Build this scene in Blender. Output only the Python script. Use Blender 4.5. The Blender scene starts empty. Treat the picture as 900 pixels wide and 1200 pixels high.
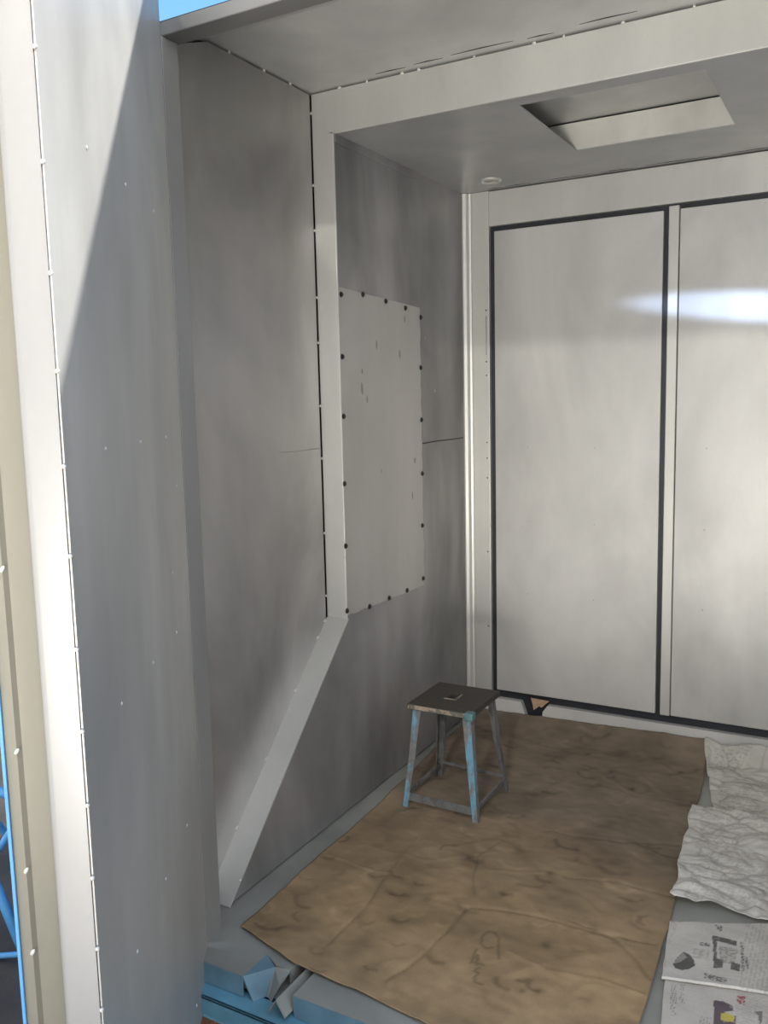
import bpy, bmesh, math, random
from mathutils import Vector, Matrix, noise
random.seed(7)
C = bpy.context.scene.collection
SC = bpy.context.scene

# ------------------------------------------------------------------ camera frame (solved from the photograph)
F_PX = 1020.03
CAM = Vector((1.62941, -3.66891, 1.5))
RV = Vector((0.8724932, 0.4881060, -0.0225417))
UV = Vector((-0.0426732, 0.1220728, 0.9916034))
FV = Vector((-0.4867593, 0.8642053, -0.1273367))
def on_plane(px, py, axis, val):
    d = FV + RV * ((px - 450) / F_PX) + UV * ((600 - py) / F_PX)
    return CAM + d * ((val - CAM[axis]) / d[axis])

# ------------------------------------------------------------------ materials
def nodes(name):
    m = bpy.data.materials.new(name); m.use_nodes = True
    nt = m.node_tree
    return m, nt, nt.nodes['Principled BSDF']
def N(nt, t, **kw):
    n = nt.nodes.new(t)
    for k, v in kw.items(): setattr(n, k, v)
    return n
def noise_tex(nt, scale, vec=(1, 1, 1), detail=4, rough=.55, dist=0.0, off=0.0):
    tc = N(nt, 'ShaderNodeTexCoord'); mp = N(nt, 'ShaderNodeMapping')
    mp.inputs['Scale'].default_value = vec
    mp.inputs['Location'].default_value = (off, off * .7, off * .3)
    nt.links.new(tc.outputs['Object'], mp.inputs['Vector'])
    n = N(nt, 'ShaderNodeTexNoise')
    n.inputs['Scale'].default_value = scale; n.inputs['Detail'].default_value = detail
    n.inputs['Roughness'].default_value = rough; n.inputs['Distortion'].default_value = dist
    nt.links.new(mp.outputs['Vector'], n.inputs['Vector'])
    return n.outputs['Fac']
def maprange(nt, src, a, b, c, d):
    r = N(nt, 'ShaderNodeMapRange'); r.inputs[1].default_value = a; r.inputs[2].default_value = b
    r.inputs[3].default_value = c; r.inputs[4].default_value = d
    nt.links.new(src, r.inputs[0]); return r.outputs[0]
def mul(nt, a, b):
    r = N(nt, 'ShaderNodeMath', operation='MULTIPLY')
    nt.links.new(a, r.inputs[0])
    if isinstance(b, (int, float)): r.inputs[1].default_value = b
    else: nt.links.new(b, r.inputs[1])
    return r.outputs[0]
def scale_col(nt, col, fac):
    r = N(nt, 'ShaderNodeVectorMath', operation='SCALE')
    if isinstance(col, tuple): r.inputs[0].default_value = col[:3]
    else: nt.links.new(col, r.inputs[0])
    nt.links.new(fac, r.inputs['Scale']); return r.outputs[0]

def silver(name, base, rough=.42, metal=.55, cloud=.28, streak=.14, off=0.0, bump=.02, warm=0.0):
    """brushed and sprayed aluminium paint: smoky clouds, vertical streaks, fine specks"""
    m, nt, p = nodes(name)
    a = maprange(nt, noise_tex(nt, 1.5, (1.15, 1.15, .6), 4, .55, .5, off), .36, .66, 1 - cloud, 1 + cloud * .35)
    b = maprange(nt, noise_tex(nt, 5, (1.3, 1.3, .22), 3, .5, .0, off + 3), .3, .7, 1 - streak, 1 + streak)
    c = maprange(nt, noise_tex(nt, 90, (1, 1, .6), 2, .5, 0, off), .3, .7, .988, 1.012)
    f = mul(nt, mul(nt, a, b), c)
    nt.links.new(scale_col(nt, base, f), p.inputs['Base Color'])
    nt.links.new(maprange(nt, noise_tex(nt, 3, (1, 1, .4), 4, .6, 0, off + 9), .3, .7, rough - .07, rough + .09), p.inputs['Roughness'])
    p.inputs['Metallic'].default_value = metal
    bp = N(nt, 'ShaderNodeBump'); bp.inputs['Strength'].default_value = bump; bp.inputs['Distance'].default_value = .01
    nt.links.new(noise_tex(nt, 5, (1, 1, .5), 3, .5, 0, off), bp.inputs['Height'])
    nt.links.new(bp.outputs[0], p.inputs['Normal'])
    return m
def plain(name, col, rough=.6, metal=0.0, var=.15, scale=8, bump=0.0):
    m, nt, p = nodes(name)
    f = maprange(nt, noise_tex(nt, scale, (1, 1, 1), 5, .6), .3, .7, 1 - var, 1 + var)
    nt.links.new(scale_col(nt, col, f), p.inputs['Base Color'])
    p.inputs['Roughness'].default_value = rough; p.inputs['Metallic'].default_value = metal
    if bump:
        bp = N(nt, 'ShaderNodeBump'); bp.inputs['Strength'].default_value = bump; bp.inputs['Distance'].default_value = .01
        nt.links.new(noise_tex(nt, scale * 4, (1, 1, 1), 4), bp.inputs['Height'])
        nt.links.new(bp.outputs[0], p.inputs['Normal'])
    return m
def chipped(name, top, under, amount=.5, scale=22, vec=(1, 1, .35), rough=.6):
    m, nt, p = nodes(name)
    f = maprange(nt, noise_tex(nt, scale, vec, 6, .65, .3), amount - .04, amount + .04, 0, 1)
    mx = N(nt, 'ShaderNodeMix', data_type='RGBA')
    nt.links.new(f, mx.inputs[0]); mx.inputs[6].default_value = (*top, 1); mx.inputs[7].default_value = (*under, 1)
    g = maprange(nt, noise_tex(nt, 60, (1, 1, 1), 3), .3, .7, .85, 1.15)
    nt.links.new(scale_col(nt, mx.outputs[2], g), p.inputs['Base Color'])
    p.inputs['Roughness'].default_value = rough
    return m
def printed(name, rough=.8, fibre=.06):
    m, nt, p = nodes(name)
    at = N(nt, 'ShaderNodeVertexColor'); at.layer_name = 'ink'
    g = maprange(nt, noise_tex(nt, 140, (1, 1, 1), 3), .3, .7, 1 - fibre, 1 + fibre)
    nt.links.new(scale_col(nt, at.outputs['Color'], g), p.inputs['Base Color'])
    p.inputs['Roughness'].default_value = rough
    p.inputs['Specular IOR Level'].default_value = .3
    return m

M = dict(
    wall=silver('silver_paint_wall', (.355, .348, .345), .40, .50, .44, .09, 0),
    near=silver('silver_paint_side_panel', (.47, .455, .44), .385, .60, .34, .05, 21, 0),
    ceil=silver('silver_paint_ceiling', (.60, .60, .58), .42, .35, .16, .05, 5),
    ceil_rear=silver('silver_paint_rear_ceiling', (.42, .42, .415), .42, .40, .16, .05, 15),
    frame=silver('silver_paint_frame', (.62, .61, .57), .42, .45, .10, .05, 11),
    door=silver('silver_paint_back_door', (.59, .58, .555), .45, .22, .26, .03, 14, .003),
    leaf=silver('silver_paint_leaf', (.51, .495, .46), .42, .3, .20, .09, 33),
    edge=silver('cream_paint_leaf_edge', (.33, .315, .30), .40, .1, .05, .03, 8),
    channel=silver('beige_primer', (.245, .225, .175), .45, .1, .10, .05, 9),
    plate=silver('silver_paint_cover', (.52, .50, .48), .46, .35, .14, .04, 2),
    beam=silver('dull_grey_beam_paint', (.21, .205, .195), .55, .15, .15, .05, 40),
    post=silver('grey_corner_post_paint', (.30, .295, .28), .45, .25, .2, .05, 44),
    hatch=silver('pale_recess_paint', (.62, .60, .55), .5, .1, .36, .06, 41),
    floor=silver('grey_floor_paint', (.32, .325, .30), .55, .1, .36, .03, 4),
    sill=silver('pale_sill_paint', (.66, .65, .62), .5, .3, .12, .04, 6),
    blue=plain('pale_blue_primer', (.12, .22, .285), .5, 0, .22, 9),
    beam_blue=plain('light_blue_beam_paint', (.13, .31, .42), .5, 0, .18, 9),
    bright_blue=plain('bright_blue_paint', (.10, .33, .62), .45, 0, .15, 8),
    seal=plain('dark_rubber_seal', (.018, .02, .028), .5, 0, .2, 10),
    dark=plain('unpainted_dark_steel', (.035, .035, .037), .7, .2, .3, 6),
    bolt=plain('black_bolt_steel', (.03, .03, .032), .45, .4, .2, 40),
    bead=plain('pale_weld_bead', (.62, .60, .55), .5, .2, .1, 40),
    rivet=plain('pale_rivet', (.70, .69, .66), .4, .3, .05, 40),
    wood=chipped('dark_worn_seat_wood', (.05, .043, .036), (.075, .065, .055), .62, 14, (.5, 3, 1), .65),
    wood_edge=chipped('worn_seat_edge', (.34, .265, .20), (.12, .115, .09), .52, 30, (1, 1, 1), .7),
    stool_blue=chipped('chipped_blue_paint', (.15, .32, .43), (.18, .17, .17), .50, 26, (1, 1, .3), .55),
    stool_grey=chipped('worn_grey_stool_paint', (.15, .15, .15), (.10, .097, .09), .55, 30, (1, 1, .4), .6),
    teal=plain('teal_paint_blob', (.09, .19, .19), .5, 0, .2, 40),
    kraft=printed('brown_kraft_paper', .7, .05),
    news=printed('newsprint', .85, .05),
    scrap=plain('tan_cardboard', (.52, .34, .22), .8, 0, .12, 50),
    brick=plain('orange_brick', (.35, .15, .08), .9, 0, .3, 20, .4),
    pavement=plain('pale_concrete', (.60, .56, .49), .9, 0, .12, 2, .2),
    ground=plain('brown_earth', (.065, .052, .043), .95, 0, .35, 3, .5),
    facade=plain('white_render', (.86, .84, .79), .9, 0, .06, 2),
    facade_dark=plain('dark_roof_boards', (.07, .065, .06), .85, 0, .3, 3),
    shed=plain('dark_red_boards', (.045, .022, .018), .85, 0, .3, 4),
)

# ------------------------------------------------------------------ mesh helpers
def box(bm, x0, x1, y0, y1, z0, z1, bev=0.0, mi=0):
    vs = [bm.verts.new(v) for v in [(x0, y0, z0), (x1, y0, z0), (x1, y1, z0), (x0, y1, z0), (x0, y0, z1), (x1, y0, z1), (x1, y1, z1), (x0, y1, z1)]]
    fs = [bm.faces.new([vs[i] for i in q]) for q in [(0, 3, 2, 1), (4, 5, 6, 7), (0, 1, 5, 4), (1, 2, 6, 5), (2, 3, 7, 6), (3, 0, 4, 7)]]
    for f in fs: f.material_index = mi
    if bev:
        es = list({e for f in fs for e in f.edges})
        bmesh.ops.bevel(bm, geom=es, offset=bev, segments=2, affect='EDGES', profile=.5)
def prism(bm, pts, off, mi=0):
    """polygon (3-D points, coplanar) extruded by the vector off"""
    off = Vector(off); a = [bm.verts.new(Vector(p)) for p in pts]; b = [bm.verts.new(Vector(p) + off) for p in pts]
    n = len(pts); fs = [bm.faces.new(a), bm.faces.new(b[::-1])]
    for i in range(n): fs.append(bm.faces.new([a[(i + 1) % n], a[i], b[i], b[(i + 1) % n]]))
    for f in fs: f.material_index = mi
    bmesh.ops.recalc_face_normals(bm, faces=fs)
def tube(bm, pts, r, seg=10):
    pts = [Vector(p) for p in pts]; rings = []
    for i, p in enumerate(pts):
        t = (pts[min(i + 1, len(pts) - 1)] - pts[max(i - 1, 0)]).normalized()
        a = t.cross(Vector((0, 0, 1)) if abs(t.z) < .9 else Vector((1, 0, 0))).normalized(); b = t.cross(a)
        rr = r[i] if isinstance(r, (list, tuple)) else r
        rings.append([bm.verts.new(p + (a * math.cos(k * 2 * math.pi / seg) + b * math.sin(k * 2 * math.pi / seg)) * rr) for k in range(seg)])
    for q in range(len(rings) - 1):
        for k in range(seg):
            f = bm.faces.new([rings[q][k], rings[q][(k + 1) % seg], rings[q + 1][(k + 1) % seg], rings[q + 1][k]]); f.smooth = True
    bm.faces.new(rings[0][::-1]); bm.faces.new(rings[-1])
def lathe(bm, prof, origin, axis, seg=16):
    axis = Vector(axis).normalized(); origin = Vector(origin)
    a = axis.cross(Vector((0, 0, 1)) if abs(axis.z) < .9 else Vector((1, 0, 0))).normalized(); b = axis.cross(a)
    rings = [[bm.verts.new(origin + axis * h + (a * math.cos(k * 2 * math.pi / seg) + b * math.sin(k * 2 * math.pi / seg)) * max(r, 1e-5)) for k in range(seg)] for r, h in prof]
    fs = []
    for q in range(len(rings) - 1):
        for k in range(seg):
            fs.append(bm.faces.new([rings[q][k], rings[q][(k + 1) % seg], rings[q + 1][(k + 1) % seg], rings[q + 1][k]]))
    fs.append(bm.faces.new(rings[0][::-1])); fs.append(bm.faces.new(rings[-1]))
    bmesh.ops.recalc_face_normals(bm, faces=fs)
def obj(name, bm, mats, parent=None, smooth=False):
    me = bpy.data.meshes.new(name)
    if smooth:
        for f in bm.faces: f.smooth = True
    bm.to_mesh(me); bm.free()
    for m in (mats if isinstance(mats, (list, tuple)) else [mats]): me.materials.append(m)
    o = bpy.data.objects.new(name, me); C.objects.link(o)
    if parent: o.parent = parent
    return o
def struct(name, bm, mats, parent=None):
    o = obj(name, bm, mats, parent)
    if parent is None: o['kind'] = 'structure'
    return o
def tag(o, label, cat, group=None):
    o['label'] = label; o['category'] = cat
    if group: o['group'] = group
    return o
def thing(name, loc, label, cat, group=None):
    o = bpy.data.objects.new(name, None); C.objects.link(o); o.location = loc; o.empty_display_size = .1
    return tag(o, label, cat, group)
def new(): return bmesh.new()
def part_copies(name, mesh_bm, mat, parent, places, smooth=True):
    """one mesh, copied to every place (location, normal, scale)"""
    proto = obj(name, mesh_bm, mat, parent, smooth)
    for i, (loc, nrm, sc) in enumerate(places):
        o = proto if i == 0 else proto.copy()
        if i: C.objects.link(o)
        o.parent = parent
        q = Vector((0, 0, 1)).rotation_difference(Vector(nrm))
        o.matrix_local = Matrix.LocRotScale(Vector(loc), q, Vector((sc, sc, sc)) if isinstance(sc, (int, float)) else Vector(sc))
def bead_bm(r=.005):
    bm = new(); bmesh.ops.create_icosphere(bm, subdivisions=2, radius=r)
    for v in bm.verts:
        v.co *= 1 + .18 * noise.noise(v.co * 400)
        v.co.z *= .6
    return bm
def bolt_bm(r=.0075):
    bm = new()
    lathe(bm, [(r * 1.35, 0), (r * 1.35, .0012)], (0, 0, 0), (0, 0, 1), 16)
    lathe(bm, [(r, .0012), (r, .0055), (r * .75, .0065)], (0, 0, 0), (0, 0, 1), 6)
    return bm
def rivet_bm(r=.0036):
    bm = new()
    lathe(bm, [(r * math.cos(a), .0022 * math.sin(a)) for a in [0, .4, .8, 1.2, 1.5]], (0, 0, 0), (0, 0, 1), 12)
    return bm

# ------------------------------------------------------------------ room constants
S = .082          # how far the near wall panel is set back behind the inner wall
H1, H2 = 2.394, 2.535
D1 = -1.071       # plane of the step between rear and front compartment
W = 1.80          # inner width
YF = -2.014       # front edge of the floor

# ------------------------------------------------------------------ floor
bm = new()
box(bm, .398, W + .1, YF, .02, -.004, 0)
prism(bm, [(-.10, YF, 0), (.238, YF, 0), (.238, -1.91, 0), (.288, -1.935, 0), (.335, -1.935, 0), (.335, .02, 0), (-.10, .02, 0)], (0, 0, -.004))
box(bm, .331, .335, -1.935, .02, -.05, -.004); box(bm, .398, .402, YF, .02, -.05, -.004)
box(bm, .30, .44, YF + .03, .02, -.056, -.05)
floor = struct('floor', bm, M['floor'])
bm = new()   # corner of the left sheet folded down
prism(bm, [(.238, YF, 0), (.290, YF - .002, -.095), (.286, -1.937, -.006), (.238, -1.91, 0)], (-.003, 0, -.003))
struct('folded_corner', bm, M['blue'], floor)
bm = new()
prism(bm, [(.286, -1.937, -.005), (.336, -1.935, 0), (.331, -1.98, -.02), (.297, YF, -.093), (.291, YF, -.095)], (0, 0, -.003))
struct('folded_lip', bm, M['floor'], floor)
bm = new()
box(bm, -.10, .238, YF - .003, YF, -.058, -.001); box(bm, .402, W + .1, YF - .003, YF, -.058, -.001)
struct('front_edge', bm, M['blue'], floor)
bm = new()   # lower flange and web of the front sill beam
box(bm, -.14, W + .14, YF - .048, YF + .03, -.068, -.060, .002)
box(bm, -.14, W + .14, YF - .048, YF - .040, -.112, -.060, .002)
box(bm, -.14, W + .14, YF + .022, YF + .03, -.19, -.060)
box(bm, -.14, W + .14, -.06, .03, -.19, -.010)
for x in (-.12, .55, 1.2, W + .06): box(bm, x, x + .06, YF + .03, -.06, -.14, -.056)
struct('sill_beam', bm, M['beam_blue'], floor)

# ------------------------------------------------------------------ side walls (right one mirrors the left)
def side(sign, origin, suffix):
    X = lambda x: origin + sign * x
    def bx(bm, x0, x1, *a, **k): box(bm, min(X(x0), X(x1)), max(X(x0), X(x1)), *a, **k)
    bm = new()
    prism(bm, [(X(0), 0.0, .006), (X(0), 0.0, H1 + .003), (X(0), D1 + .002, H1 + .003), (X(0), D1 + .002, .718), (X(0), -1.780, .006)], (sign * -.012, 0, 0))
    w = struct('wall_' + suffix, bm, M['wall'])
    bm = new()   # recessed panel in front of the step, following the sloping plate
    prism(bm, [(X(-S), D1 - .008, H2 - .006), (X(-S), D1 - .008, .705), (X(-S), -1.785, -.003), (X(-S), -1.90, -.003), (X(-S), -1.90, 2.418), (X(-S), -1.60, H2 - .006)], (sign * -.012, 0, 0))
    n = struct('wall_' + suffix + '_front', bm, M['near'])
    bm = new()   # outer skin
    prism(bm, [(X(-.155), -1.95, -.06), (X(-.155), .06, -.06), (X(-.155), .06, H2 + .06), (X(-.155), -1.60, H2 + .02), (X(-.155), -1.93, 2.43)], (sign * -.015, 0, 0))
    struct('wall_' + suffix + '_outer', bm, M['dark'])
    bm = new()   # step faces: upright post plate and sloping plate
    bx(bm, -S + .001, .003, D1, D1 + .008, .722, H2 - .004, bev=.0015)
    p = struct('trim_1' if sign > 0 else 'trim_6', bm, M['frame'])
    bm = new()
    a, b = (D1, .722), (-1.786, .004)
    dy, dz = b[0] - a[0], b[1] - a[1]; L = math.hypot(dy, dz); nx, nz = -dz / L * -1, dy / L
    t = .006
    nrm = Vector((0, dz, -dy)).normalized()      # up and towards the opening
    if nrm.z < 0: nrm = -nrm
    q = [Vector((X(-S + .0), a[0], a[1])), Vector((X(.007), a[0] + .002, a[1] + .001)), Vector((X(.007), b[0], b[1])), Vector((X(-S), b[0], b[1]))]
    prism(bm, q, -nrm * t)
    dgl = struct('trim_2' if sign > 0 else 'trim_7', bm, M['frame'])
    return w, n, p, dgl
wall_left, near_left, post_left, slope_left = side(1, 0.0, 'left')
wall_right, near_right, post_right, slope_right = side(-1, W, 'right')

# weld tacks along the joints of the left side
def px_bead(pts, axis, val, nrm, push=.0):
    out = []
    for (u, v) in pts:
        c = on_plane(u, v, axis, val) + Vector(nrm) * push
        out.append((c, nrm, (random.uniform(.8, 1.25), random.uniform(.8, 1.5), 1)))
    return out
part_copies('weld_bead', bead_bm(.0046), M['bead'], post_left,
    [((-S + .001, D1 - .003, z), (.3, -1, 0), (1, 1.1, 1.5)) for z in (2.47, 2.235, 2.085, 1.86, 1.705, 1.485, 1.30, 1.03, .80)]
    + [((.003, D1 - .001, z), (.6, -.8, 0), (.6, .9, 1.2)) for z in (2.36, 1.80, 1.27, .95)])
part_copies('weld_bead', bead_bm(.0055), M['bead'], slope_left,
    [((-S + .002, D1 - s * .715 - .004, .722 - s * .718 + .004), (.3, -.6, .7), (1, 1.4, 1)) for s in (.02, .09, .30, .55, .78)]
    + [((.006, D1 - s * .715, .722 - s * .718), (.8, -.3, .4), (.8, 1, .8)) for s in (.05, .17, .31, .46, .60, .71, .83, .92)])
part_copies('weld_bead', bead_bm(.0055), M['bead'], near_left,
    [((-S, y, H2 - .003), (1, 0, -.5), (1.4, 1, 1)) for y in (-1.50, -1.33, -1.19)])
bm = new()
tube(bm, [(.0005, -.46, 1.318), (.0005, -.30, 1.322), (.0005, -.20, 1.321), (.0005, -.03, 1.323)], .0022, 6)
struct('weld_seam', bm, M['dark'], wall_left)
bm = new()
tube(bm, [(-S + .0003, -1.085, 1.336), (-S + .0003, -1.22, 1.334), (-S + .0003, -1.33, 1.337)], .0018, 6)
struct('weld_seam', bm, M['near'], near_left)
bm = new()   # cover strip along the top of the inner wall
box(bm, 0, .006, D1 + .01, -.447, 2.366, H1, .0015)
struct('trim_3', bm, M['wall'])

# ------------------------------------------------------------------ ceilings, header, roof
HX0, HX1, HY0, HY1 = .632, 1.178, -.985, -.393
bm = new()
for (x0, x1, y0, y1) in [(-.01, HX0, D1, .02), (HX1, W + .01, D1, .02), (HX0, HX1, D1, HY0), (HX0, HX1, HY1, .02)]:
    box(bm, x0, x1, y0, y1, H1, H1 + .003)
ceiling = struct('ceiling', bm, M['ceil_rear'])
bm = new()
box(bm, -S - .02, W + S + .02, -1.60, D1 + .015, H2, H2 + .004)
prism(bm, [(-S - .02, -1.60, H2), (-S - .02, -1.60, H2 + .004), (-S - .02, -1.90, 2.428), (-S - .02, -1.90, 2.424)], (W + 2 * S + .04, 0, 0))
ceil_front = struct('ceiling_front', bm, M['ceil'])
bm = new()   # header plate between the two ceilings
box(bm, .0035, W - .0035, D1 - .003, D1 + .006, H1 - .004, H2 - .005, .0015)
header = struct('trim_4', bm, M['frame'])
bm = new()
pts = [((x, D1 - .002, H2 - .003 + random.uniform(-.001, .001))) for x in (.03, .3)]
part_copies('weld_bead', bead_bm(.005), M['bead'], header, [((x, D1 - .003, H2 - .004), (0, -1, -.3), (random.uniform(.8, 2), 1, 1)) for x in (.035, .14, .27, .33, .52, .71, .80, .97, 1.16)])
bm.free()
bm = new()   # filler lines of sealant on the ceiling beside the header
for x0, x1, y in [(.19, .30, -1.105), (.33, .43, -1.11), (.46, .66, -1.115), (.70, .78, -1.105), (.86, 1.02, -1.12)]:
    tube(bm, [(x0, y, H2), ((x0 + x1) / 2, y - .003, H2), (x1, y + .002, H2)], [.0008, .0022, .0008], 6)
struct('sealant_line', bm, M['dark'], ceil_front)

bm = new()
for x0, x1, y in [(.13, .20, -.030), (.21, .33, -.034), (.36, .60, -.036), (.62, .75, -.032), (.80, 1.05, -.036), (1.08, 1.3, -.034)]:
    tube(bm, [(x0, y, H1), ((x0 + x1) / 2, y - .002, H1), (x1, y + .002, H1)], [.0006, .0018, .0006], 6)
struct('sealant_line', bm, M['dark'], ceiling)
hatch = thing('ceiling_hatch', (.905, -.69, H1), 'rectangular light recess in the rear ceiling with a pale back panel', 'ceiling hatch')
def hx(bm, x0, x1, y0, y1, z0, z1): box(bm, x0 - .905, x1 - .905, y0 + .69, y1 + .69, z0 - H1, z1 - H1)
bm = new()
hx(bm, .36, 1.34, -1.06, HY1 + .004, 2.500, 2.504)
hx(bm, .36, .364, -1.06, HY1 + .004, H1 + .0035, 2.5); hx(bm, 1.336, 1.34, -1.06, HY1 + .004, H1 + .0035, 2.5); hx(bm, .364, 1.336, -1.06, -1.056, H1 + .0035, 2.5)
obj('housing', bm, M['ceil'], hatch)
bm = new(); hx(bm, .366, 1.334, HY1 - .001, HY1 + .003, H1 + .0035, 2.494)
obj('back_panel', bm, M['hatch'], hatch)

ring = thing('ceiling_fitting', (.202, -.171, H1), 'small round painted fitting in the rear ceiling corner above the doors', 'ceiling fitting')
bm = new()
prof = [(.036 + .008 * math.cos(a), -.006 - .006 * math.sin(a)) for a in [i * math.pi / 8 for i in range(9)]]
R_ = []
for r, h in [(.046, 0), (.044, -.006), (.040, -.009), (.035, -.009), (.031, -.005), (.030, 0)]:
    R_.append([bm.verts.new((r * math.cos(k * math.pi / 16), r * math.sin(k * math.pi / 16), h)) for k in range(32)])
for q in range(len(R_) - 1):
    for k in range(32): bm.faces.new([R_[q][k], R_[q][(k + 1) % 32], R_[q + 1][(k + 1) % 32], R_[q + 1][k]]).smooth = True
obj('rim', bm, M['frame'], ring)
bm = new(); lathe(bm, [(.031, -.001), (.031, -.003), (.012, -.007), (.008, -.010)], (0, 0, 0), (0, 0, 1), 24)
obj('insert', bm, M['plate'], ring)

bm = new()   # front top beam
box(bm, -.17, W + .17, -1.94, -1.875, 2.402, 2.436, .003)
struct('trim_5', bm, M['beam'])
bm = new()   # roof: sheet rising from the front beam, plus an added shadow-casting box
prism(bm, [(-.17, -1.94, 2.4365), (-.17, -1.60, 2.575), (-.17, .06, 2.60), (-.17, .06, 2.545), (-.17, -1.60, 2.548), (-.17, -1.87, 2.444)], (W + .34, 0, 0))
box(bm, .34, W - .02, -1.70, -.25, 2.56, 2.966)  # unseen box added to cast the slanting shadow on the door leaf
struct('roof', bm, M['beam'])
# front corner posts
for k, (x0, x1) in enumerate([(-.155, .060), (W - .060, W + .155)]):
    bm = new(); box(bm, x0, x1, -1.945, -1.885, -.05, 2.402, .003)
    struct('trim_%d' % (8 + k), bm, M['post'])

# ------------------------------------------------------------------ back wall and its double doors
bm = new()
box(bm, -.16, W + .16, .045, .06, -.06, H2 + .05)
struct('wall_back_outer', bm, M['dark'])
bm = new()
box(bm, .040, .1225, -.004, .035, .0, H1 - .001, .002)
box(bm, W - .1225, W - .040, -.004, .035, .0, H1 - .001, .002)
box(bm, .1235, W - .1235, -.004, .035, 2.243, H1 - .004, .002)
wall_back = struct('wall_back', bm, M['frame'])
for s, x in ((1, 0.0), (-1, W)):
    bm = new()   # rounded corner angle
    prism(bm, [(x + s * .001, .03, .0), (x + s * .001, -.020, .0), (x + s * .008, -.022, .0), (x + s * .020, -.016, .0), (x + s * .030, -.007, .0), (x + s * .039, -.004, .0), (x + s * .039, .03, .0)], (0, 0, H1 - .002))
    obj('corner_angle', bm, M['frame'], wall_back)
part_copies('screw', rivet_bm(.0034), M['bolt'], wall_back, [((.108, -.0045, z), (0, -1, 0), 1) for z in (1.885, 1.66, 1.60, 1.30, 1.23, 1.14, .80, .45)])
bm = new()   # rust-dark scratch down the stile
tube(bm, [(.108, -.004, 1.86), (.1085, -.004, 1.76), (.108, -.004, 1.69)], .0012, 5)
obj('scratch', bm, M['bolt'], wall_back)
bm = new(); box(bm, .118, W - .118, .016, .03, .02, 2.25); struct('door_seal', bm, M['seal'], wall_back)
def back_door(n, x0, x1):
    bm = new()
    box(bm, x0, x1, -.006, .014, .1510, 2.2195, .0025)
    return struct('door_%d' % n, bm, M['door'])
d1 = back_door(1, .1485, .8680); d2 = back_door(2, .9315, W - .1465)
bm = new()
box(bm, .8885, .9285, -.011, .014, .150, 2.2335, .003)
mull = struct('trim_10', bm, M['frame'])
for d, xs in ((d1, (.30, .60)), (d2, (1.05, 1.30))):
    part_copies('rivet', rivet_bm(.003), M['plate'], d, [((x, -.006, z), (0, -1, 0), 1) for x in xs for z in (.62, .95, 1.28)])
bm = new()   # threshold, broken between its two lengths
prism(bm, [(.04, -.010, 0), (.305, -.010, 0), (.285, -.010, .066), (.268, -.010, .112), (.04, -.010, .112)], (0, .03, 0))
prism(bm, [(.362, -.010, 0), (W - .04, -.010, 0), (W - .04, -.010, .112), (.395, -.010, .112), (.372, -.010, .08)], (0, .03, 0))
struct('trim_11', bm, M['sill'])
tag_ = None
bm = new()
q = [on_plane(u, v, 1, -.016) for u, v in [(622, 818), (644, 821.5), (634.5, 829.5), (631.5, 828), (625, 832.5), (624, 826)]]
prism(bm, q, (0, .003, 0))
for v in bm.verts: v.co.y += .006 * math.sin((v.co.x - q[0].x) * 60)
scrap = obj('cardboard_scrap', bm, M['scrap'])
tag(scrap, 'torn tan cardboard scrap stuck in the gap of the threshold under the left back door', 'cardboard')

# ------------------------------------------------------------------ bolted cover sheet on the left wall
cover = thing('cover_plate', (0, -.76, 1.30), 'pale metal sheet bolted flat to the left wall behind the upright post', 'cover plate')
bm = new()
def wob(t, s): return .007 * noise.noise(Vector((t * 14, s, 0))) + .004 * noise.noise(Vector((t * 40, s, 5)))
edge = []
n = 26
y0, y1, zb0, zb1, zt0, zt1 = -1.069, -.452, .733, .723, 1.890, 1.868
for i in range(n): edge.append((y0 + (y1 - y0) * i / n, zb0 + (zb1 - zb0) * i / n + .7 * wob(i / n, 1)))
for i in range(48): edge.append((y1 + 1.2 * wob(i / 24, 2), zb1 + (zt1 - zb1) * i / 48))
for i in range(n): edge.append((y1 + (y0 - y1) * i / n, zt1 + (zt0 - zt1) * i / n + .2 * wob(i / n, 3)))
edge.append((y0, zt0))
prism(bm, [(.0025, y + .76, z - 1.30) for y, z in edge], (.0020, 0, 0))
obj('sheet', bm, M['plate'], cover)
bolts = [(398.5, 345), (424, 345), (451, 353), (474, 361), (492, 372), (492, 431), (493, 492), (494, 555), (494, 616), (495, 678), (476, 692), (455, 701), (432, 711), (405.5, 716), (400, 418), (401.5, 488), (402.5, 567), (404, 640)]
pl = []
for u, v in bolts:
    c = on_plane(u, v, 0, .0034); pl.append(((.0045, c.y + .76 + .004, c.z - 1.30), (1, 0, 0), 1))
part_copies('bolt', bolt_bm(), M['bolt'], cover, pl, False)
# smears of filler and scratches on the sheet: thin raised dabs
for (u, v, w, h) in [(424, 455, 3, 9), (430, 468, 2, 6), (441, 404, 2, 7), (468, 415, 3, 6), (486, 540, 3, 5), (483, 580, 2, 7), (447, 552, 1.5, 4), (424, 435, 2, 4), (474, 374, 2, 5)]:
    c = on_plane(u, v, 0, .0035); c = Vector((.0044, c.y + .76, c.z - 1.3))
    bm = new(); k = 9; ring_ = []
    for i in range(k):
        a = 2 * math.pi * i / k; rr = 1 + .5 * noise.noise(Vector((u + math.cos(a) * 2, v + math.sin(a) * 2, 1)))
        ring_.append((c.x, c.y + math.cos(a) * w * .0026 * rr, c.z + math.sin(a) * h * .0026 * rr))
    prism(bm, ring_, (.0005, 0, 0))
    obj('smear', bm, M['wall'], cover)
part_copies('rivet', rivet_bm(.006), M['plate'], wall_left, [((.0, -.315, 1.535), (1, 0, 0), 1), ((.0, -.40, 1.75), (1, 0, 0), .7)])

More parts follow.
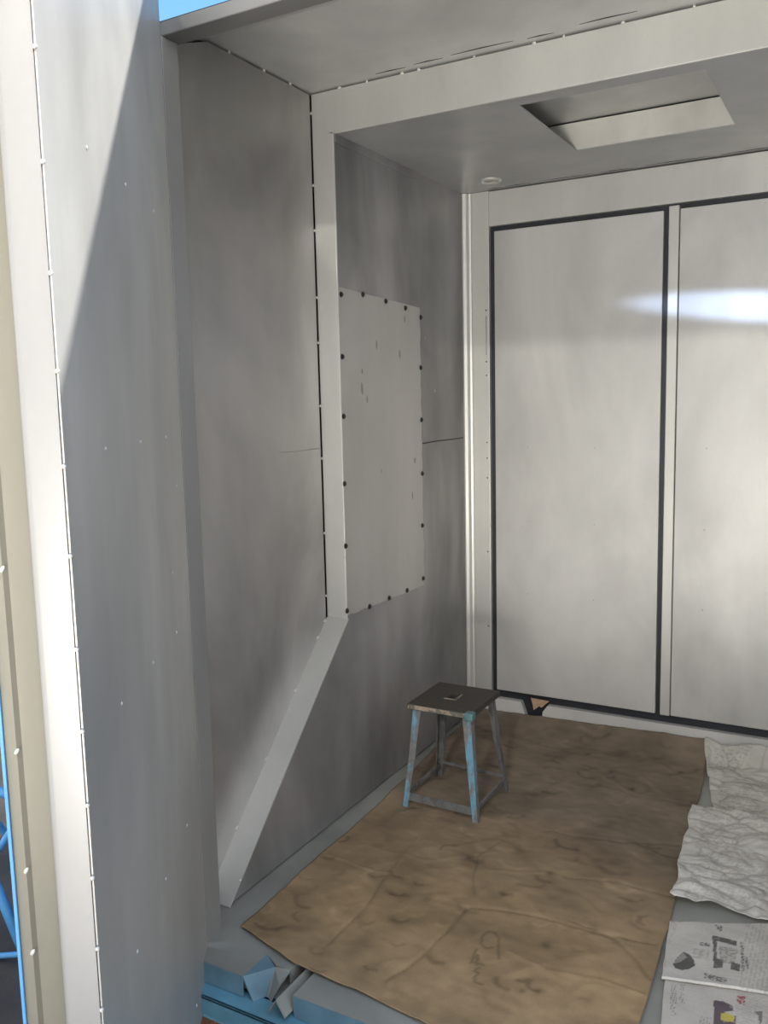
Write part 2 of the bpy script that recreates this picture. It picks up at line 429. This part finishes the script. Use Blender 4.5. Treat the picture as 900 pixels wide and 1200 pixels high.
# ------------------------------------------------------------------ open door leaf at the left
HG = Vector((.065, -1.95, 0)); DV = Vector((.518, -.855, 0)).normalized(); EV = Vector((-.855, -.518, 0)).normalized()
LZ0, LZ1, LW = -.12, 2.50, .928
def lp(t, e, z): return HG + DV * t + EV * e + Vector((0, 0, z))
def leaf_box(bm, t0, t1, e0, e1, z0, z1): prism(bm, [lp(t0, e0, z0), lp(t1, e0, z0), lp(t1, e1, z0), lp(t0, e1, z0)], (0, 0, z1 - z0))
bm = new()
leaf_box(bm, .010, LW - .004, 0, .003, LZ0, LZ1)
door3 = struct('door_3', bm, M['leaf'])
def swept(pro, name, mat):
    bm = new()
    prism(bm, [lp(t, e, LZ0) for t, e in pro + [(t - .003, e) for t, e in pro[::-1]]], (0, 0, LZ1 - LZ0))
    for f in bm.faces:
        if abs(f.normal.z) < .5: f.smooth = True
    o = struct(name, bm, mat, door3)
    o.data.set_sharp_from_angle(angle=math.radians(40))
swept([(LW, .0035), (LW + .0005, .010), (LW + .001, .050)] + [(LW + .001 - .008 * (1 - math.cos(a)), .050 + .012 * math.sin(a)) for a in [i / 6 * math.pi / 2 for i in range(1, 7)]], 'edge_flange', M['edge'])
swept([(LW - .006, .0605), (LW - .020, .078), (LW - .022, .106), (LW - .014, .112), (LW - .017, .131)], 'edge_channel', M['channel'])
bm = new(); leaf_box(bm, .02, LW - .012, .1315, .1365, LZ0, LZ1)
struct('back_sheet', bm, M['bright_blue'], door3)
bm = new(); leaf_box(bm, .012, .02, .004, .131, LZ0, LZ1); leaf_box(bm, .02, LW - .02, .004, .131, LZ0, LZ0 + .004); leaf_box(bm, .02, LW - .02, .004, .131, LZ1 - .004, LZ1)
struct('inner_frame', bm, M['leaf'], door3)
part_copies('rivet', rivet_bm(.0042), M['rivet'], door3, [(lp(t, -.0002, z), -EV, 1) for z in (-.04, .452, .950, 1.425, 1.942, 2.44) for t in (.195, .443, .70)] + [(lp(.20, -.0002, 1.10), -EV, .7), (lp(.10, -.0002, 1.30), -EV, .7)])
part_copies('weld_bead', bead_bm(.0040), M['bead'], door3,
    [(lp(LW - .001, .0005, z), -EV + DV, (1, 1, 1.5)) for z in (2.02, 1.86, 1.70, 1.555, 1.41, 1.27, 1.12, .985, .86, .735, .61, .50)]
    + [(lp(LW - .014, .112, z), DV, (.9, 1.6, 1)) for z in (1.25, .95, .745, .60)])

# ------------------------------------------------------------------ stool
st = thing('stool', (.318, -.833, .006), 'low stool with worn dark seat and chipped pale blue metal legs on brown paper', 'stool')
SH = .394; FT, TP = .150, .108
cxo = -.004
def seat_mesh():
    bm = new()
    x = [-.128, -.020, .012, .128]; y = [-.136, -.022, .028, .136]; z0, z1 = SH - .022, SH
    g = {}
    for i, a in enumerate(x):
        for j, b in enumerate(y):
            wa = .0025 * noise.noise(Vector((i * 3.1, j * 2.3, 1))); wb = .0025 * noise.noise(Vector((i * 1.7, j * 4.3, 7)))
            for k, c in enumerate((z0, z1)): g[i, j, k] = bm.verts.new((a + wa + cxo, b + wb, c))
    for i in range(3):
        for j in range(3):
            if (i, j) == (1, 1): continue
            bm.faces.new([g[i, j, 1], g[i + 1, j, 1], g[i + 1, j + 1, 1], g[i, j + 1, 1]])
            bm.faces.new([g[i, j + 1, 0], g[i + 1, j + 1, 0], g[i + 1, j, 0], g[i, j, 0]])
    def wallq(a, b, mi):
        f = bm.faces.new([g[(*a, 0)], g[(*b, 0)], g[(*b, 1)], g[(*a, 1)]]); f.material_index = mi
    for i in range(3):
        wallq((i, 0), (i + 1, 0), 1); wallq((i + 1, 3), (i, 3), 1); wallq((0, i + 1), (0, i), 1); wallq((3, i), (3, i + 1), 0)
    wallq((2, 1), (1, 1), 1); wallq((1, 2), (2, 2), 0); wallq((1, 1), (1, 2), 0); wallq((2, 2), (2, 1), 0)
    bmesh.ops.recalc_face_normals(bm, faces=bm.faces)
    es = [e for e in bm.edges if len(e.link_faces) == 2 and e.calc_face_angle(0) > 1]
    bmesh.ops.bevel(bm, geom=es, offset=.003, segments=2, affect='EDGES')
    return bm
seat = obj('seat', seat_mesh(), [M['wood'], M['wood_edge']], st)
bm = new(); box(bm, -.030 + cxo, .022 + cxo, -.034, -.024, SH - .001, SH + .0014, .0008); box(bm, .0125 + cxo, .020 + cxo, -.030, .040, SH - .001, SH + .0014, .0008)
obj('hand_hole_rim', bm, M['wood_edge'], seat)
bm = new(); box(bm, .098, .130, -.143, -.110, SH - .026, SH + .0015, .004)
obj('corner_bracket', bm, M['teal'], seat)
def leg(sx, sy):
    """L-section leg, flanges along the outside faces"""
    bm = new(); rows = []
    for z, o, w in ((0, FT, .020), (SH * .5, (FT + TP) / 2, .026), (SH - .022, TP + .006, .032)):
        px_, py_ = sx * o + cxo * z / SH, sy * o * (1 if sy < 0 else 1); t = .004
        prof = [(0, 0), (-sx * w, 0), (-sx * w, -sy * t), (-sx * t, -sy * t), (-sx * t, -sy * w), (0, -sy * w)]
        rows.append([bm.verts.new((px_ + a, py_ + b, z)) for a, b in prof])
    for r in range(2):
        for k in range(6): bm.faces.new([rows[r][k], rows[r][(k + 1) % 6], rows[r + 1][(k + 1) % 6], rows[r + 1][k]])
    bm.faces.new(rows[0][::-1]); bm.faces.new(rows[-1])
    bmesh.ops.recalc_face_normals(bm, faces=bm.faces)
    return bm
for sx, sy in ((-1, -1), (1, -1), (-1, 1), (1, 1)):
    obj('leg', leg(sx, sy), M['stool_blue'] if sy < 0 else M['stool_grey'], st)
def at_z(z): return FT + (TP + .006 - FT) * z / (SH - .022)
def bar(p, q, h, t, mat):
    p, q = Vector(p), Vector(q); d = (q - p).normalized(); s = d.cross(Vector((0, 0, 1))).normalized() * t / 2; u = Vector((0, 0, h / 2))
    bm = new(); prism(bm, [p - s - u, p + s - u, p + s + u, p - s + u], q - p); obj('stretcher', bm, mat, st)
z = .040; a = at_z(z) - .006
bar((-a, -a, z), (a, -a, z - .004), .030, .004, M['stool_grey'])
z = .046; a = at_z(z) - .006
bar((-a, -a, z), (-a, a, z), .010, .010, M['stool_grey']); bar((a, -a, z), (a, a, z), .014, .008, M['stool_grey']); bar((-a, a, z + .02), (a, a, z + .01), .010, .010, M['stool_grey'])

# ------------------------------------------------------------------ paper on the floor
def lerp_poly(pts, t):
    """pts: (t, value) sorted"""
    if t <= pts[0][0]: return pts[0][1]
    for (a, u), (b, v) in zip(pts, pts[1:]):
        if t <= b: return u + (v - u) * (t - a) / (b - a)
    return pts[-1][1]
def seg_dist(px_, py_, poly):
    best = 9
    for (ax, ay), (bx_, by_) in zip(poly, poly[1:]):
        dx, dy = bx_ - ax, by_ - ay; L = dx * dx + dy * dy
        t = max(0, min(1, ((px_ - ax) * dx + (py_ - ay) * dy) / L)) if L else 0
        d = math.hypot(px_ - ax - t * dx, py_ - ay - t * dy)
        if d < best: best = d
    return best
def near(poly, m):
    xs = [p[0] for p in poly]; ys = [p[1] for p in poly]
    return (min(xs) - m, max(xs) + m, min(ys) - m, max(ys) + m)
def ground_poly(pxs): return [(lambda c: (c.x, c.y))(on_plane(u, v, 2, .008)) for u, v in pxs]
def sheet(name, verts, nu, nv, cols, mat, thick=.0006, parent=None):
    faces = [(i * (nv + 1) + j, (i + 1) * (nv + 1) + j, (i + 1) * (nv + 1) + j + 1, i * (nv + 1) + j + 1) for i in range(nu) for j in range(nv)]
    me = bpy.data.meshes.new(name); me.from_pydata(verts, [], faces)
    at = me.color_attributes.new('ink', 'FLOAT_COLOR', 'POINT')
    flat = []
    for c in cols: flat += [c[0], c[1], c[2], 1.0]
    at.data.foreach_set('color', flat)
    me.materials.append(mat)
    me.polygons.foreach_set('use_smooth', [True] * len(me.polygons)); me.update()
    o = bpy.data.objects.new(name, me); C.objects.link(o)
    if parent: o.parent = parent
    sd = o.modifiers.new('thickness', 'SOLIDIFY'); sd.thickness = thick; sd.offset = 1
    return o
def nz(x, y, s, o=0): return noise.noise(Vector((x * s, y * s, o)))
def ridge(x, y, s, o=0): return 1 - abs(noise.noise(Vector((x * s, y * s, o)))) * 2

creases = [(p, w, h, near(p, .05)) for p, w, h in [
    (ground_poly([(548, 1064), (600, 1068), (650, 1080), (690, 1092), (770, 1108)]), .008, -.010),
    (ground_poly([(548, 1064), (522, 1092), (500, 1115), (455, 1150)]), .011, -.008),
    (ground_poly([(670, 1080), (720, 1100), (745, 1128), (765, 1150)]), .008, -.007),
    (ground_poly([(384, 1005), (430, 1020), (455, 1025), (480, 1000), (492, 980)]), .007, .007),
    (ground_poly([(455, 1025), (440, 1050), (420, 1075), (380, 1110)]), .009, -.007),
    (ground_poly([(640, 975), (700, 985), (800, 990)]), .010, -.007),
    (ground_poly([(660, 1028), (720, 1035), (790, 1050)]), .010, -.006),
    (ground_poly([(560, 1020), (620, 1024), (660, 1028)]), .009, .005),
    (ground_poly([(600, 1118), (640, 1140), (700, 1150), (760, 1170)]), .009, .007),
    (ground_poly([(590, 985), (560, 1005), (556, 1050)]), .009, -.005),
    (ground_poly([(420, 990), (500, 1010), (580, 1000)]), .009, .005),
    (ground_poly([(690, 900), (740, 930), (800, 940)]), .010, .005)]]
blots = [(*ground_poly([(u, v)])[0], r, k) for u, v, r, k in [
    (716, 906, .020, .55), (728, 885, .03, .7), (690, 885, .012, .5), (608, 998, .02, .6), (645, 1025, .018, .5), (628, 932, .022, .7), (741, 926, .012, .5), (640, 1110, .016, .6), (612, 1162, .012, .55),
    (500, 1055, .02, .75), (470, 1015, .03, .8), (455, 985, .025, .75), (560, 900, .05, .7), (540, 890, .035, .7), (760, 1000, .03, .8), (700, 1010, .02, .75), (430, 1100, .03, .8), (590, 1050, .016, .6),
    (660, 860, .07, .8), (760, 880, .06, .85), (520, 1020, .03, .85), (630, 1163, .014, .6), (575, 955, .03, .75), (640, 900, .02, .7)]]
def ch(pxs): return [(lambda c: (c.x, c.y))(on_plane(500 + a / 4.5, 1040 + b / 4.5, 2, .008)) for a, b in pxs]
rk = random.Random(11)
smears = []
for _ in range(150):
    x_, y_ = rk.uniform(.08, 1.2), rk.uniform(-1.95, -.05); a_ = rk.gauss(.1, .7); l_ = rk.uniform(.012, .055)
    pts_ = [(x_ + math.cos(a_ + .5 * t_) * l_ * t_, y_ + math.sin(a_ + .5 * t_) * l_ * t_ * .8) for t_ in (-1, -.3, .4, 1)]
    smears.append((pts_, rk.uniform(.004, .012), rk.choice([.62, .72, .8, .85, 1.18, 1.25]), near(pts_, .03)))
pen = [(p, near(p, .01)) for p in [
    ch([(285, 300), (295, 260), (325, 238), (360, 245), (380, 270), (378, 330), (380, 380)]), ch([(285, 300), (310, 325), (350, 318)]),
    ch([(262, 330), (236, 400), (300, 412)]), ch([(270, 360), (262, 415)]),
    ch([(275, 430), (250, 445), (275, 455), (252, 475), (255, 500), (295, 515)])]]
L_ED = [(-1.852, .102), (-1.523, .092), (-1.054, .084), (-.777, .066), (-.45, .040), (0, .030)]
F_ED = [(.10, -1.852), (.339, -1.922), (.573, -1.937), (.752, -1.960), (1.0, -1.99), (1.22, -2.006)]
R_ED = [(-2.01, 1.218), (-1.725, 1.203), (-1.273, 1.183), (-.77, 1.159), (-.50, 1.128), (-.262, 1.112), (0, 1.08)]
NU, NV = 190, 330
vs, cs = [], []
for i in range(NU + 1):
    s = i / NU
    for j in range(NV + 1):
        t = j / NV
        yf = lerp_poly(F_ED, .10 + s * 1.12); y = yf + (-.0135 - yf) * t
        x0 = lerp_poly(L_ED, y); x1 = lerp_poly(R_ED, y)
        e = .006 * nz(t * 3, s, 6, 3)
        x = x0 + (x1 - x0) * s + e * (s < .02 or s > .98) * .5
        z = .004 + .0045 * (1 + nz(x, y, 3.2, 1)) + .0028 * ridge(x, y, 5.5, 4) ** 3 + .0016 * nz(x, y, 19, 8)
        wx, wy = x + .05 * nz(x, y, 4, 41), y + .05 * nz(x, y, 4, 42)
        dd, _ = noise.voronoi(Vector((wx * 5.5, wy * 4.5, .3))); z += .0065 * min(.5, dd[1] - dd[0])
        dd, _ = noise.voronoi(Vector((wx * 13, wy * 10, 2.3))); z += .0022 * min(.5, dd[1] - dd[0])
        up = .040 + .028 * s                                # the far end turns up against the threshold
        k = max(0, (y + .16) / .147)
        if k > 0: z += up * min(1, k) ** 1.8
        for fx, fy in ((.168, -.983), (.468, -.983), (.168, -.683), (.468, -.683)):
            d = math.hypot(x - fx, y - fy)
            if d < .055: z += (.007 - z) * min(1, (.055 - d) / .03)
        b = 1.0
        for poly, w, h, bb in creases:
            if bb[0] < x < bb[1] and bb[2] < y < bb[3]:
                d = seg_dist(x + .012 * nz(x, y, 9, 31), y + .012 * nz(x, y, 9, 32), poly)
                w = w * (.7 + .5 * nz(x, y, 7, 33))
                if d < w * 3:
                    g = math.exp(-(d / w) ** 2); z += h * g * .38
                    if h < 0: b -= .28 * math.exp(-(d / (w * .5)) ** 2)  # valley creases darkened in the colour as painted shadow
        c = 1 + .15 * nz(x, y, 2.6, 11) + .24 * nz(x, y, 8, 12) + .16 * nz(x, y * 1.8, 21, 13) - .25 * max(0, nz(x, y * 2, 12, 17) - .25)
        for bx_, by_, r, kk in blots:
            d = math.hypot((x - bx_), (y - by_) * .8) * (1 + .7 * nz(x, y, 26, 2))
            if d < r * 2: c *= 1 - (1 - kk) * math.exp(-(d / r) ** 2 * 1.5)
        for poly, r, kk, bb in smears:
            if bb[0] < x < bb[1] and bb[2] < y < bb[3]:
                d = seg_dist(x, y, poly) * (1 + .9 * nz(x, y, 45, 51))
                if d < r * 2.2: c *= 1 + (kk - 1) * math.exp(-(d / r) ** 2)
        q_ = nz(x, y, 4.2, 61); c *= 1 + .16 * max(-1, min(1, q_ * 5)) * .6
        # light falloff put into the colour: rear half darker than the bright front
        dirt = max(0, min(1, (y + 1.62 + .25 * nz(x, y, 2.2, 21)) / .9))
        col = [(.31 * (1 - dirt) + .195 * dirt), (.215 * (1 - dirt) + .152 * dirt), (.122 * (1 - dirt) + .110 * dirt)]
        ink = 1.0
        for poly, bb in pen:
            if bb[0] < x < bb[1] and bb[2] < y < bb[3]:
                d = seg_dist(x, y, poly)
                ink = min(ink, .62 + .38 * min(1, max(0, (d - .0014) / .0045)))
        c = max(.25, c * b * ink)
        vs.append((x, y, max(z, .0022))); cs.append([q * c for q in col])
kraft = sheet('kraft_paper', vs, NU, NV, cs, M['kraft'])
tag(kraft, 'large creased brown kraft paper sheet covering the cabin floor under the stool', 'paper')

HM = {}
CELL = .008
def hm_add(vs):
    for x, y, z in vs:
        k = (int(x // CELL), int(y // CELL))
        if z > HM.get(k, -1): HM[k] = z
def hm_get(x, y):
    i, j = int(x // CELL), int(y // CELL); m = -1
    for a in (-1, 0, 1):
        for b in (-1, 0, 1): m = max(m, HM.get((i + a, j + b), -1))
    return m
hm_add(vs)
st.location.z = .0082
def text_ink(u, v, size, seed):
    """unreadable columns of small print"""
    line = math.floor(v / size); f = v / size - line
    if f > .55: return 1.0
    w = noise.cell(Vector((math.floor(u / (size * .55)) + seed * 7, line, seed)))
    return .5 if w > -.35 else 1.0
def newspaper(corners, nu, nv, amp, z0, seed, marks, label, base=(.54, .52, .475), raise_far=None, facet=9, edge_w=.012, fold=None):
    """bilinear quad in floor coordinates: corners a (left near), b (right near), c (right far), d (left far)"""
    a, b, c, d = [Vector((*p, 0)) for p in corners]
    vs, cs = [], []
    for i in range(nu + 1):
        u = i / nu
        for j in range(nv + 1):
            v = j / nv
            p = a * (1 - u) * (1 - v) + b * u * (1 - v) + c * u * v + d * (1 - u) * v
            p.x += edge_w * nz(p.y, seed, 9, 5) * (1 - u) ** 3; p.y += edge_w * nz(p.x, seed, 8, 6) * ((1 - v) ** 3 + v ** 3)
            x, y = p.x, p.y
            wx = x + .035 * nz(x, y, 7, seed + 1) + .012 * nz(x, y, 23, seed + 3); wy = y + .035 * nz(x, y, 7, seed + 5) + .012 * nz(x, y, 23, seed + 6)
            dd, _ = noise.voronoi(Vector((wx * facet * .7, wy * facet * 1.15, seed)))
            d2, _ = noise.voronoi(Vector((wx * facet * 1.7 + 3, wy * facet * 2.6, seed + 4)))
            h = amp * (.95 * min(dd[1] - dd[0], .7) + .42 * min(d2[1] - d2[0], .5) + .45 * (nz(x, y, 4, seed) + .4))
            z = z0 + max(h, 0) * (1 if amp > .004 else min(1, 1)) + .0012 * nz(x, y, 22, seed)
            if raise_far:
                k = max(0, (y - raise_far[0]) / (raise_far[1] - raise_far[0])); z += raise_far[2] * min(1.2, k) ** 1.5
            col = [q * (1 + .10 * nz(x, y, 4, seed + 7) + .12 * nz(x, y, 16, seed + 9)) * (1 - (.22 * max(0, 1 - (dd[1] - dd[0]) / .07) if amp > .01 else 0)) for q in base]  # valleys between facets darkened in the colour, standing in for shade
            k = marks(u, v, x, y) if marks else 1.0
            col = [q * m for q, m in zip(col, k)] if isinstance(k, (tuple, list)) else [q * k for q in col]
            if fold:
                g = math.exp(-((v - fold) / .02) ** 2); z += .007 * g; col = [q * (1 + .25 * g) for q in col]  # fold also lightened in the colour as a painted highlight
            z = max(z, z0); hh = hm_get(x, y)
            if hh > 0: z = max(z, hh + .0018)
            vs.append((x, y, z)); cs.append(col)
    hm_add(vs)
    o = sheet('newspaper', vs, nu, nv, cs, M['news'], .0007)
    return tag(o, label, 'newspaper', 'newspapers on the floor')
def faint(seed):
    def f(u, v, x, y):
        patch = nz(x, y, 6, seed + 30)
        if patch < -.1 or u < .06: return 1.0
        t = text_ink(x, y, .011, seed)
        return 1 - (1 - t) * .45
    return f
XR = 1.775
def inside(poly, p):
    r = False
    for (ax, ay), (bx_, by_) in zip(poly, poly[1:] + poly[:1]):
        if (ay > p[1]) != (by_ > p[1]) and p[0] < (bx_ - ax) * (p[1] - ay) / (by_ - ay) + ax: r = not r
    return r
def zc(pts): return [(lambda c: (c.x, c.y))(on_plane(760 + a / 6.43, 1040 + b / 6.43, 2, .010)) for a, b in pts]
oval = zc([(185, 575), (215, 520), (265, 480), (310, 500), (345, 545), (350, 590), (300, 615), (250, 622), (200, 605)])
oval_hi = zc([(210, 525), (262, 485), (290, 520), (240, 555), (195, 570)])
frm = [zc(q) for q in ([(482, 360), (665, 405), (660, 440), (482, 395)], [(485, 360), (515, 365), (512, 605), (490, 600)], [(515, 530), (560, 540), (555, 600), (510, 600)], [(620, 560), (690, 575), (685, 630), (615, 612)])]
frm_in = zc([(530, 440), (680, 465), (640, 580), (545, 560)])
cols_ = [zc(q) for q in ([(385, 405), (468, 418), (465, 440), (390, 435)], [(500, 275), (555, 285), (550, 330), (525, 325)], [(420, 640), (590, 680), (590, 720), (415, 680)], [(690, 410), (715, 412), (725, 630), (700, 625)], [(725, 520), (750, 525), (750, 610), (735, 605)])]
txt_c = zc([(340, 450), (460, 470), (450, 560), (330, 520)])
def marks_c(u, v, x, y):
    p = (x, y)
    if inside(oval_hi, p): return .55
    if inside(oval, p): return .22
    for q in frm:
        if inside(q, p): return .24 + .12 * (nz(x, y, 90, 2) > .1)
    if inside(frm_in, p): return .62 + .25 * (nz(x, y, 120, 4) > 0)
    for q in cols_:
        if inside(q, p): return .36 + .5 * (nz(x, y, 160, 4) > .05)
    if inside(txt_c, p): return .75 + .2 * (nz(x, y, 100, 4) > 0)
    if u > .32: return 1 - (1 - text_ink(y, x, .010, 5)) * .32
    return 1.0
purple = zc([(492, 840), (560, 845), (640, 885), (640, 920), (560, 930), (660, 960), (655, 1040), (490, 1040)])
yel = zc([(545, 940), (600, 935), (650, 965), (640, 1005), (580, 1000), (540, 985)])
red = [zc(q) for q in ([(668, 805), (728, 808), (728, 830), (705, 835), (705, 870), (690, 868), (668, 840)], [(710, 838), (732, 840), (730, 870), (712, 870)])]
dk = [zc(q) for q in ([(795, 925), (860, 920), (860, 990), (840, 1029), (825, 950)],)]
txt_d = [zc(q) for q in ([(170, 720), (215, 725), (205, 960), (160, 950)], [(235, 715), (275, 720), (270, 860), (235, 870)], [(385, 960), (470, 970), (470, 1030), (380, 1030)])]
def marks_d(u, v, x, y):
    p = (x, y)
    if inside(yel, p): return (.95, .85, .25)
    if inside(purple, p): return (.26, .20, .26) if nz(x, y, 60, 3) < .25 else (.5, .42, .48)
    for q in red:
        if inside(q, p): return (.62, .22, .25) if nz(x, y, 130, 6) < .2 else 1.0
    for q in dk:
        if inside(q, p): return .4
    for q in txt_d:
        if inside(q, p): return 1 - (1 - text_ink(y, x, .0065, 4)) * .7
    if u > .3: return 1 - (1 - text_ink(x, y, .010, 9)) * .3
    return 1.0
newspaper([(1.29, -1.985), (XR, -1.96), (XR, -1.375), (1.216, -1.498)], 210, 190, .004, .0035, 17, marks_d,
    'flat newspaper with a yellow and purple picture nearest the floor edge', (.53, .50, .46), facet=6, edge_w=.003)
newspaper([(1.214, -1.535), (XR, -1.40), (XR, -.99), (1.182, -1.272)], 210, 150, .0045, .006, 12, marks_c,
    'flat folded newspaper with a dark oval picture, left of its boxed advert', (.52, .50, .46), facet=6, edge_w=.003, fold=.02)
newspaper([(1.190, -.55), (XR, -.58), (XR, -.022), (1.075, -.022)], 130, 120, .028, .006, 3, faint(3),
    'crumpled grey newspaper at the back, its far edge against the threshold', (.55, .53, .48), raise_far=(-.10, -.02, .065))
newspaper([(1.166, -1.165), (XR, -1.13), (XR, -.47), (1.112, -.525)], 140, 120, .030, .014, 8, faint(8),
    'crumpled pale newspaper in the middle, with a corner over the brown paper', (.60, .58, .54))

# ------------------------------------------------------------------ angle iron in the floor gap
bm = new()
for s in (-1, 1):
    prism(bm, [(.3665, YF - .03, -.004), (.3665 + s * .028, YF - .03, -.044), (.3665 + s * .025, YF - .03, -.047), (.3665, YF - .03, -.010)], (0, 1.94, 0))
ai = obj('angle_iron', bm, M['floor'])
tag(ai, 'grey steel angle lying ridge up in the slot of the floor, front end sticking out', 'steel angle')

# ------------------------------------------------------------------ yard
GZ = -.35
bm = new(); box(bm, -14, 14, -16, 14, GZ - .1, GZ); struct('ground', bm, M['ground'])
bm = new(); box(bm, -14, 14, -9.9, -3.9, GZ, GZ + .02); struct('pavement', bm, M['pavement'])  # pale unseen slab added to bounce sunlight into the cabin
for k, (x, y) in enumerate([(-.02, -1.99), (1.75, -1.99), (-.02, -.1), (1.75, -.1)]):
    bm = new(); box(bm, x - .06, x + .19 - .06, y - .05, y + .07, GZ, -.19, .006)
    b = obj('brick', bm, M['brick'])
    tag(b, ['orange brick on the ground under the blue floor beam beside the open door leaf', 'orange brick under the front right corner of the cabin', 'orange brick under the rear left corner of the cabin', 'orange brick under the rear right corner of the cabin'][k], 'brick', 'bricks under the cabin')
tr = thing('pipe_trestle', (-.75, -1.95, GZ), 'bright blue tubular trestle standing on the ground left of the open door leaf', 'trestle')
def tp(u, v, y): 
    c = on_plane(u, v, 1, y); return c - Vector((-.75, -1.95, GZ))
def ext(p, q, a, b): return p + (p - q) * a, q + (q - p) * b
for (p, q, r, nm, a, b) in [((0, 1048), (18, 1092), .016, 'brace', 2.0, 1.2), ((0, 1120), (18, 1118.5), .009, 'cross_bar', 6, .5), ((0, 993), (9, 979), .011, 'arm', 3, .8)]:
    P_, Q_ = ext(tp(*p, -1.95), tp(*q, -1.95), a, b)
    bm = new(); tube(bm, [P_, (P_ + Q_) / 2, Q_], r, 12); obj(nm, bm, M['bright_blue'], tr)
P0 = tp(-34, 1000, -1.95)
for x_, y_ in ((P0.x, P0.y), (P0.x + .24, P0.y)):
    bm = new(); tube(bm, [(x_, y_, .0), (x_, y_, .62)], .014, 12); obj('leg', bm, M['bright_blue'], tr)
    bm = new(); tube(bm, [(x_, y_ + .34, .0), (x_, y_ + .01, .60)], .012, 12); obj('leg', bm, M['bright_blue'], tr)
bm = new(); tube(bm, [(P0.x - .08, y_, .62), (P0.x + .32, y_, .62)], .016, 12); obj('top_bar', bm, M['bright_blue'], tr)
bm = new(); tube(bm, [tp(1, 1134, -1.95) + Vector((0, -.02, 0)), tp(1, 1134, -1.95) + Vector((0, .02, 0))], .013, 14); obj('pipe_end', bm, M['bright_blue'], tr)
bm = new(); box(bm, -8, -.6, 1.2, 1.4, GZ, 2.2); struct('wall_yard', bm, M['shed'])
# unseen building added behind the camera: wall bounces sun, wedge shaped for door reflections
bm = new(); box(bm, -12, 12, -10.3, -10, GZ, 2.9); box(bm, -12, 12, -10.0, -9.9, GZ, .2)
opp = struct('wall_opposite', bm, M['facade'])
bm = new()
yy = -10.1
prism(bm, [(-12, yy, 2.9), (12, yy, 2.9), (12, yy, 2.95), (1.6, yy, 2.95), (-2.2, yy, 3.34), (12, yy, 3.42), (12, yy, 6.0), (-12, yy, 6.0)], (0, -.15, 0))
struct('gable', bm, M['facade_dark'], opp)  # added dark board, wedge left open for the reflected sky

# ------------------------------------------------------------------ light
sun = bpy.data.lights.new('sun', 'SUN'); sun.energy = 2.7; sun.angle = math.radians(1.0); sun.color = (1, .985, .965)
so = bpy.data.objects.new('sun', sun); C.objects.link(so)
sd = Vector((1.0, 1.0, 1.38)).normalized()
so.rotation_euler = sd.to_track_quat('Z', 'Y').to_euler(); so.location = sd * 20
def spot(name, loc, aim, power, cone, blend, radius, col, scale=(1, 1, 1), roll=0.0):
    l = bpy.data.lights.new(name, 'SPOT'); l.energy = power; l.spot_size = math.radians(cone); l.spot_blend = blend; l.shadow_soft_size = radius; l.color = col
    o = bpy.data.objects.new(name, l); C.objects.link(o)
    d = (Vector(aim) - Vector(loc)).normalized()
    q = (-d).to_track_quat('Z', 'Y')
    o.matrix_world = Matrix.LocRotScale(Vector(loc), q @ Matrix.Rotation(roll, 3, 'Z').to_quaternion(), Vector(scale))
    return o
# added spot lamps standing in for sun reflected by unseen glass and ground
gl = Vector((2.7, -9.8, 5.15))
spot('window_glint', gl, (1.2, 0, 1.4), 400, 26, .3, .13, (1, .95, .88))  # added lamp that brightens the lower back doors
spot('ground_glint', (2.0, -6.4, -.1), (.9, -.6, 2.35), 390, 42, .5, .5, (1, .95, .87))  # added lamp that lifts the ceiling and header
spot('window_glint_narrow', (1.9, -9.7, 3.2), (1.30, 0, 1.815), 1500, 7.8, .65, .02, (.50, .66, 1.0), (1, .10, 1), math.radians(-6))  # added lamp that makes the blue-white streak on the doors
w = bpy.data.worlds.new('sky'); SC.world = w; w.use_nodes = True
nt = w.node_tree; bg = nt.nodes['Background']
tc = N(nt, 'ShaderNodeTexCoord'); sx = N(nt, 'ShaderNodeSeparateXYZ'); nt.links.new(tc.outputs['Generated'], sx.inputs[0])
def ramp(stops):
    r = N(nt, 'ShaderNodeValToRGB'); nt.links.new(sx.outputs['Z'], r.inputs[0])
    r.color_ramp.elements[0].position, r.color_ramp.elements[0].color = stops[0][0], (*stops[0][1], 1)
    r.color_ramp.elements[1].position, r.color_ramp.elements[1].color = stops[-1][0], (*stops[-1][1], 1)
    for p_, c_ in stops[1:-1]: r.color_ramp.elements.new(p_).color = (*c_, 1)
    return r.outputs[0]
clear = ramp([(0, (.50, .54, .60)), (.25, (.16, .32, .52)), (.6, (.065, .225, .50))])
cloud = ramp([(0, (1, 1, 1)), (.6, (1, 1, 1)), (.95, (.55, .65, .8))])       # unseen white side added to the sky as fill light
cl2 = N(nt, 'ShaderNodeVectorMath', operation='SCALE'); nt.links.new(cloud, cl2.inputs[0]); cl2.inputs['Scale'].default_value = 1.15
mxs = N(nt, 'ShaderNodeMix', data_type='RGBA')
nt.links.new(maprange(nt, sx.outputs['Y'], .10, -.45, 0, 1), mxs.inputs[0])
nt.links.new(clear, mxs.inputs[6]); nt.links.new(cl2.outputs[0], mxs.inputs[7])
nt.links.new(mxs.outputs[2], bg.inputs['Color']); bg.inputs['Strength'].default_value = 1.0

# ------------------------------------------------------------------ camera and view
cd = bpy.data.cameras.new('camera'); cd.sensor_fit = 'HORIZONTAL'; cd.sensor_width = 36; cd.lens = F_PX / 900 * 36
cd.clip_start = .05; cd.clip_end = 200
co = bpy.data.objects.new('camera', cd); C.objects.link(co)
m = Matrix((RV, UV, -FV)).transposed().to_4x4(); m.translation = CAM; co.matrix_world = m
SC.camera = co
SC.view_settings.view_transform = 'Standard'; SC.view_settings.look = 'None'
SC.view_settings.exposure = 1.22; SC.view_settings.gamma = 1.0; SC.view_settings.use_curve_mapping = False
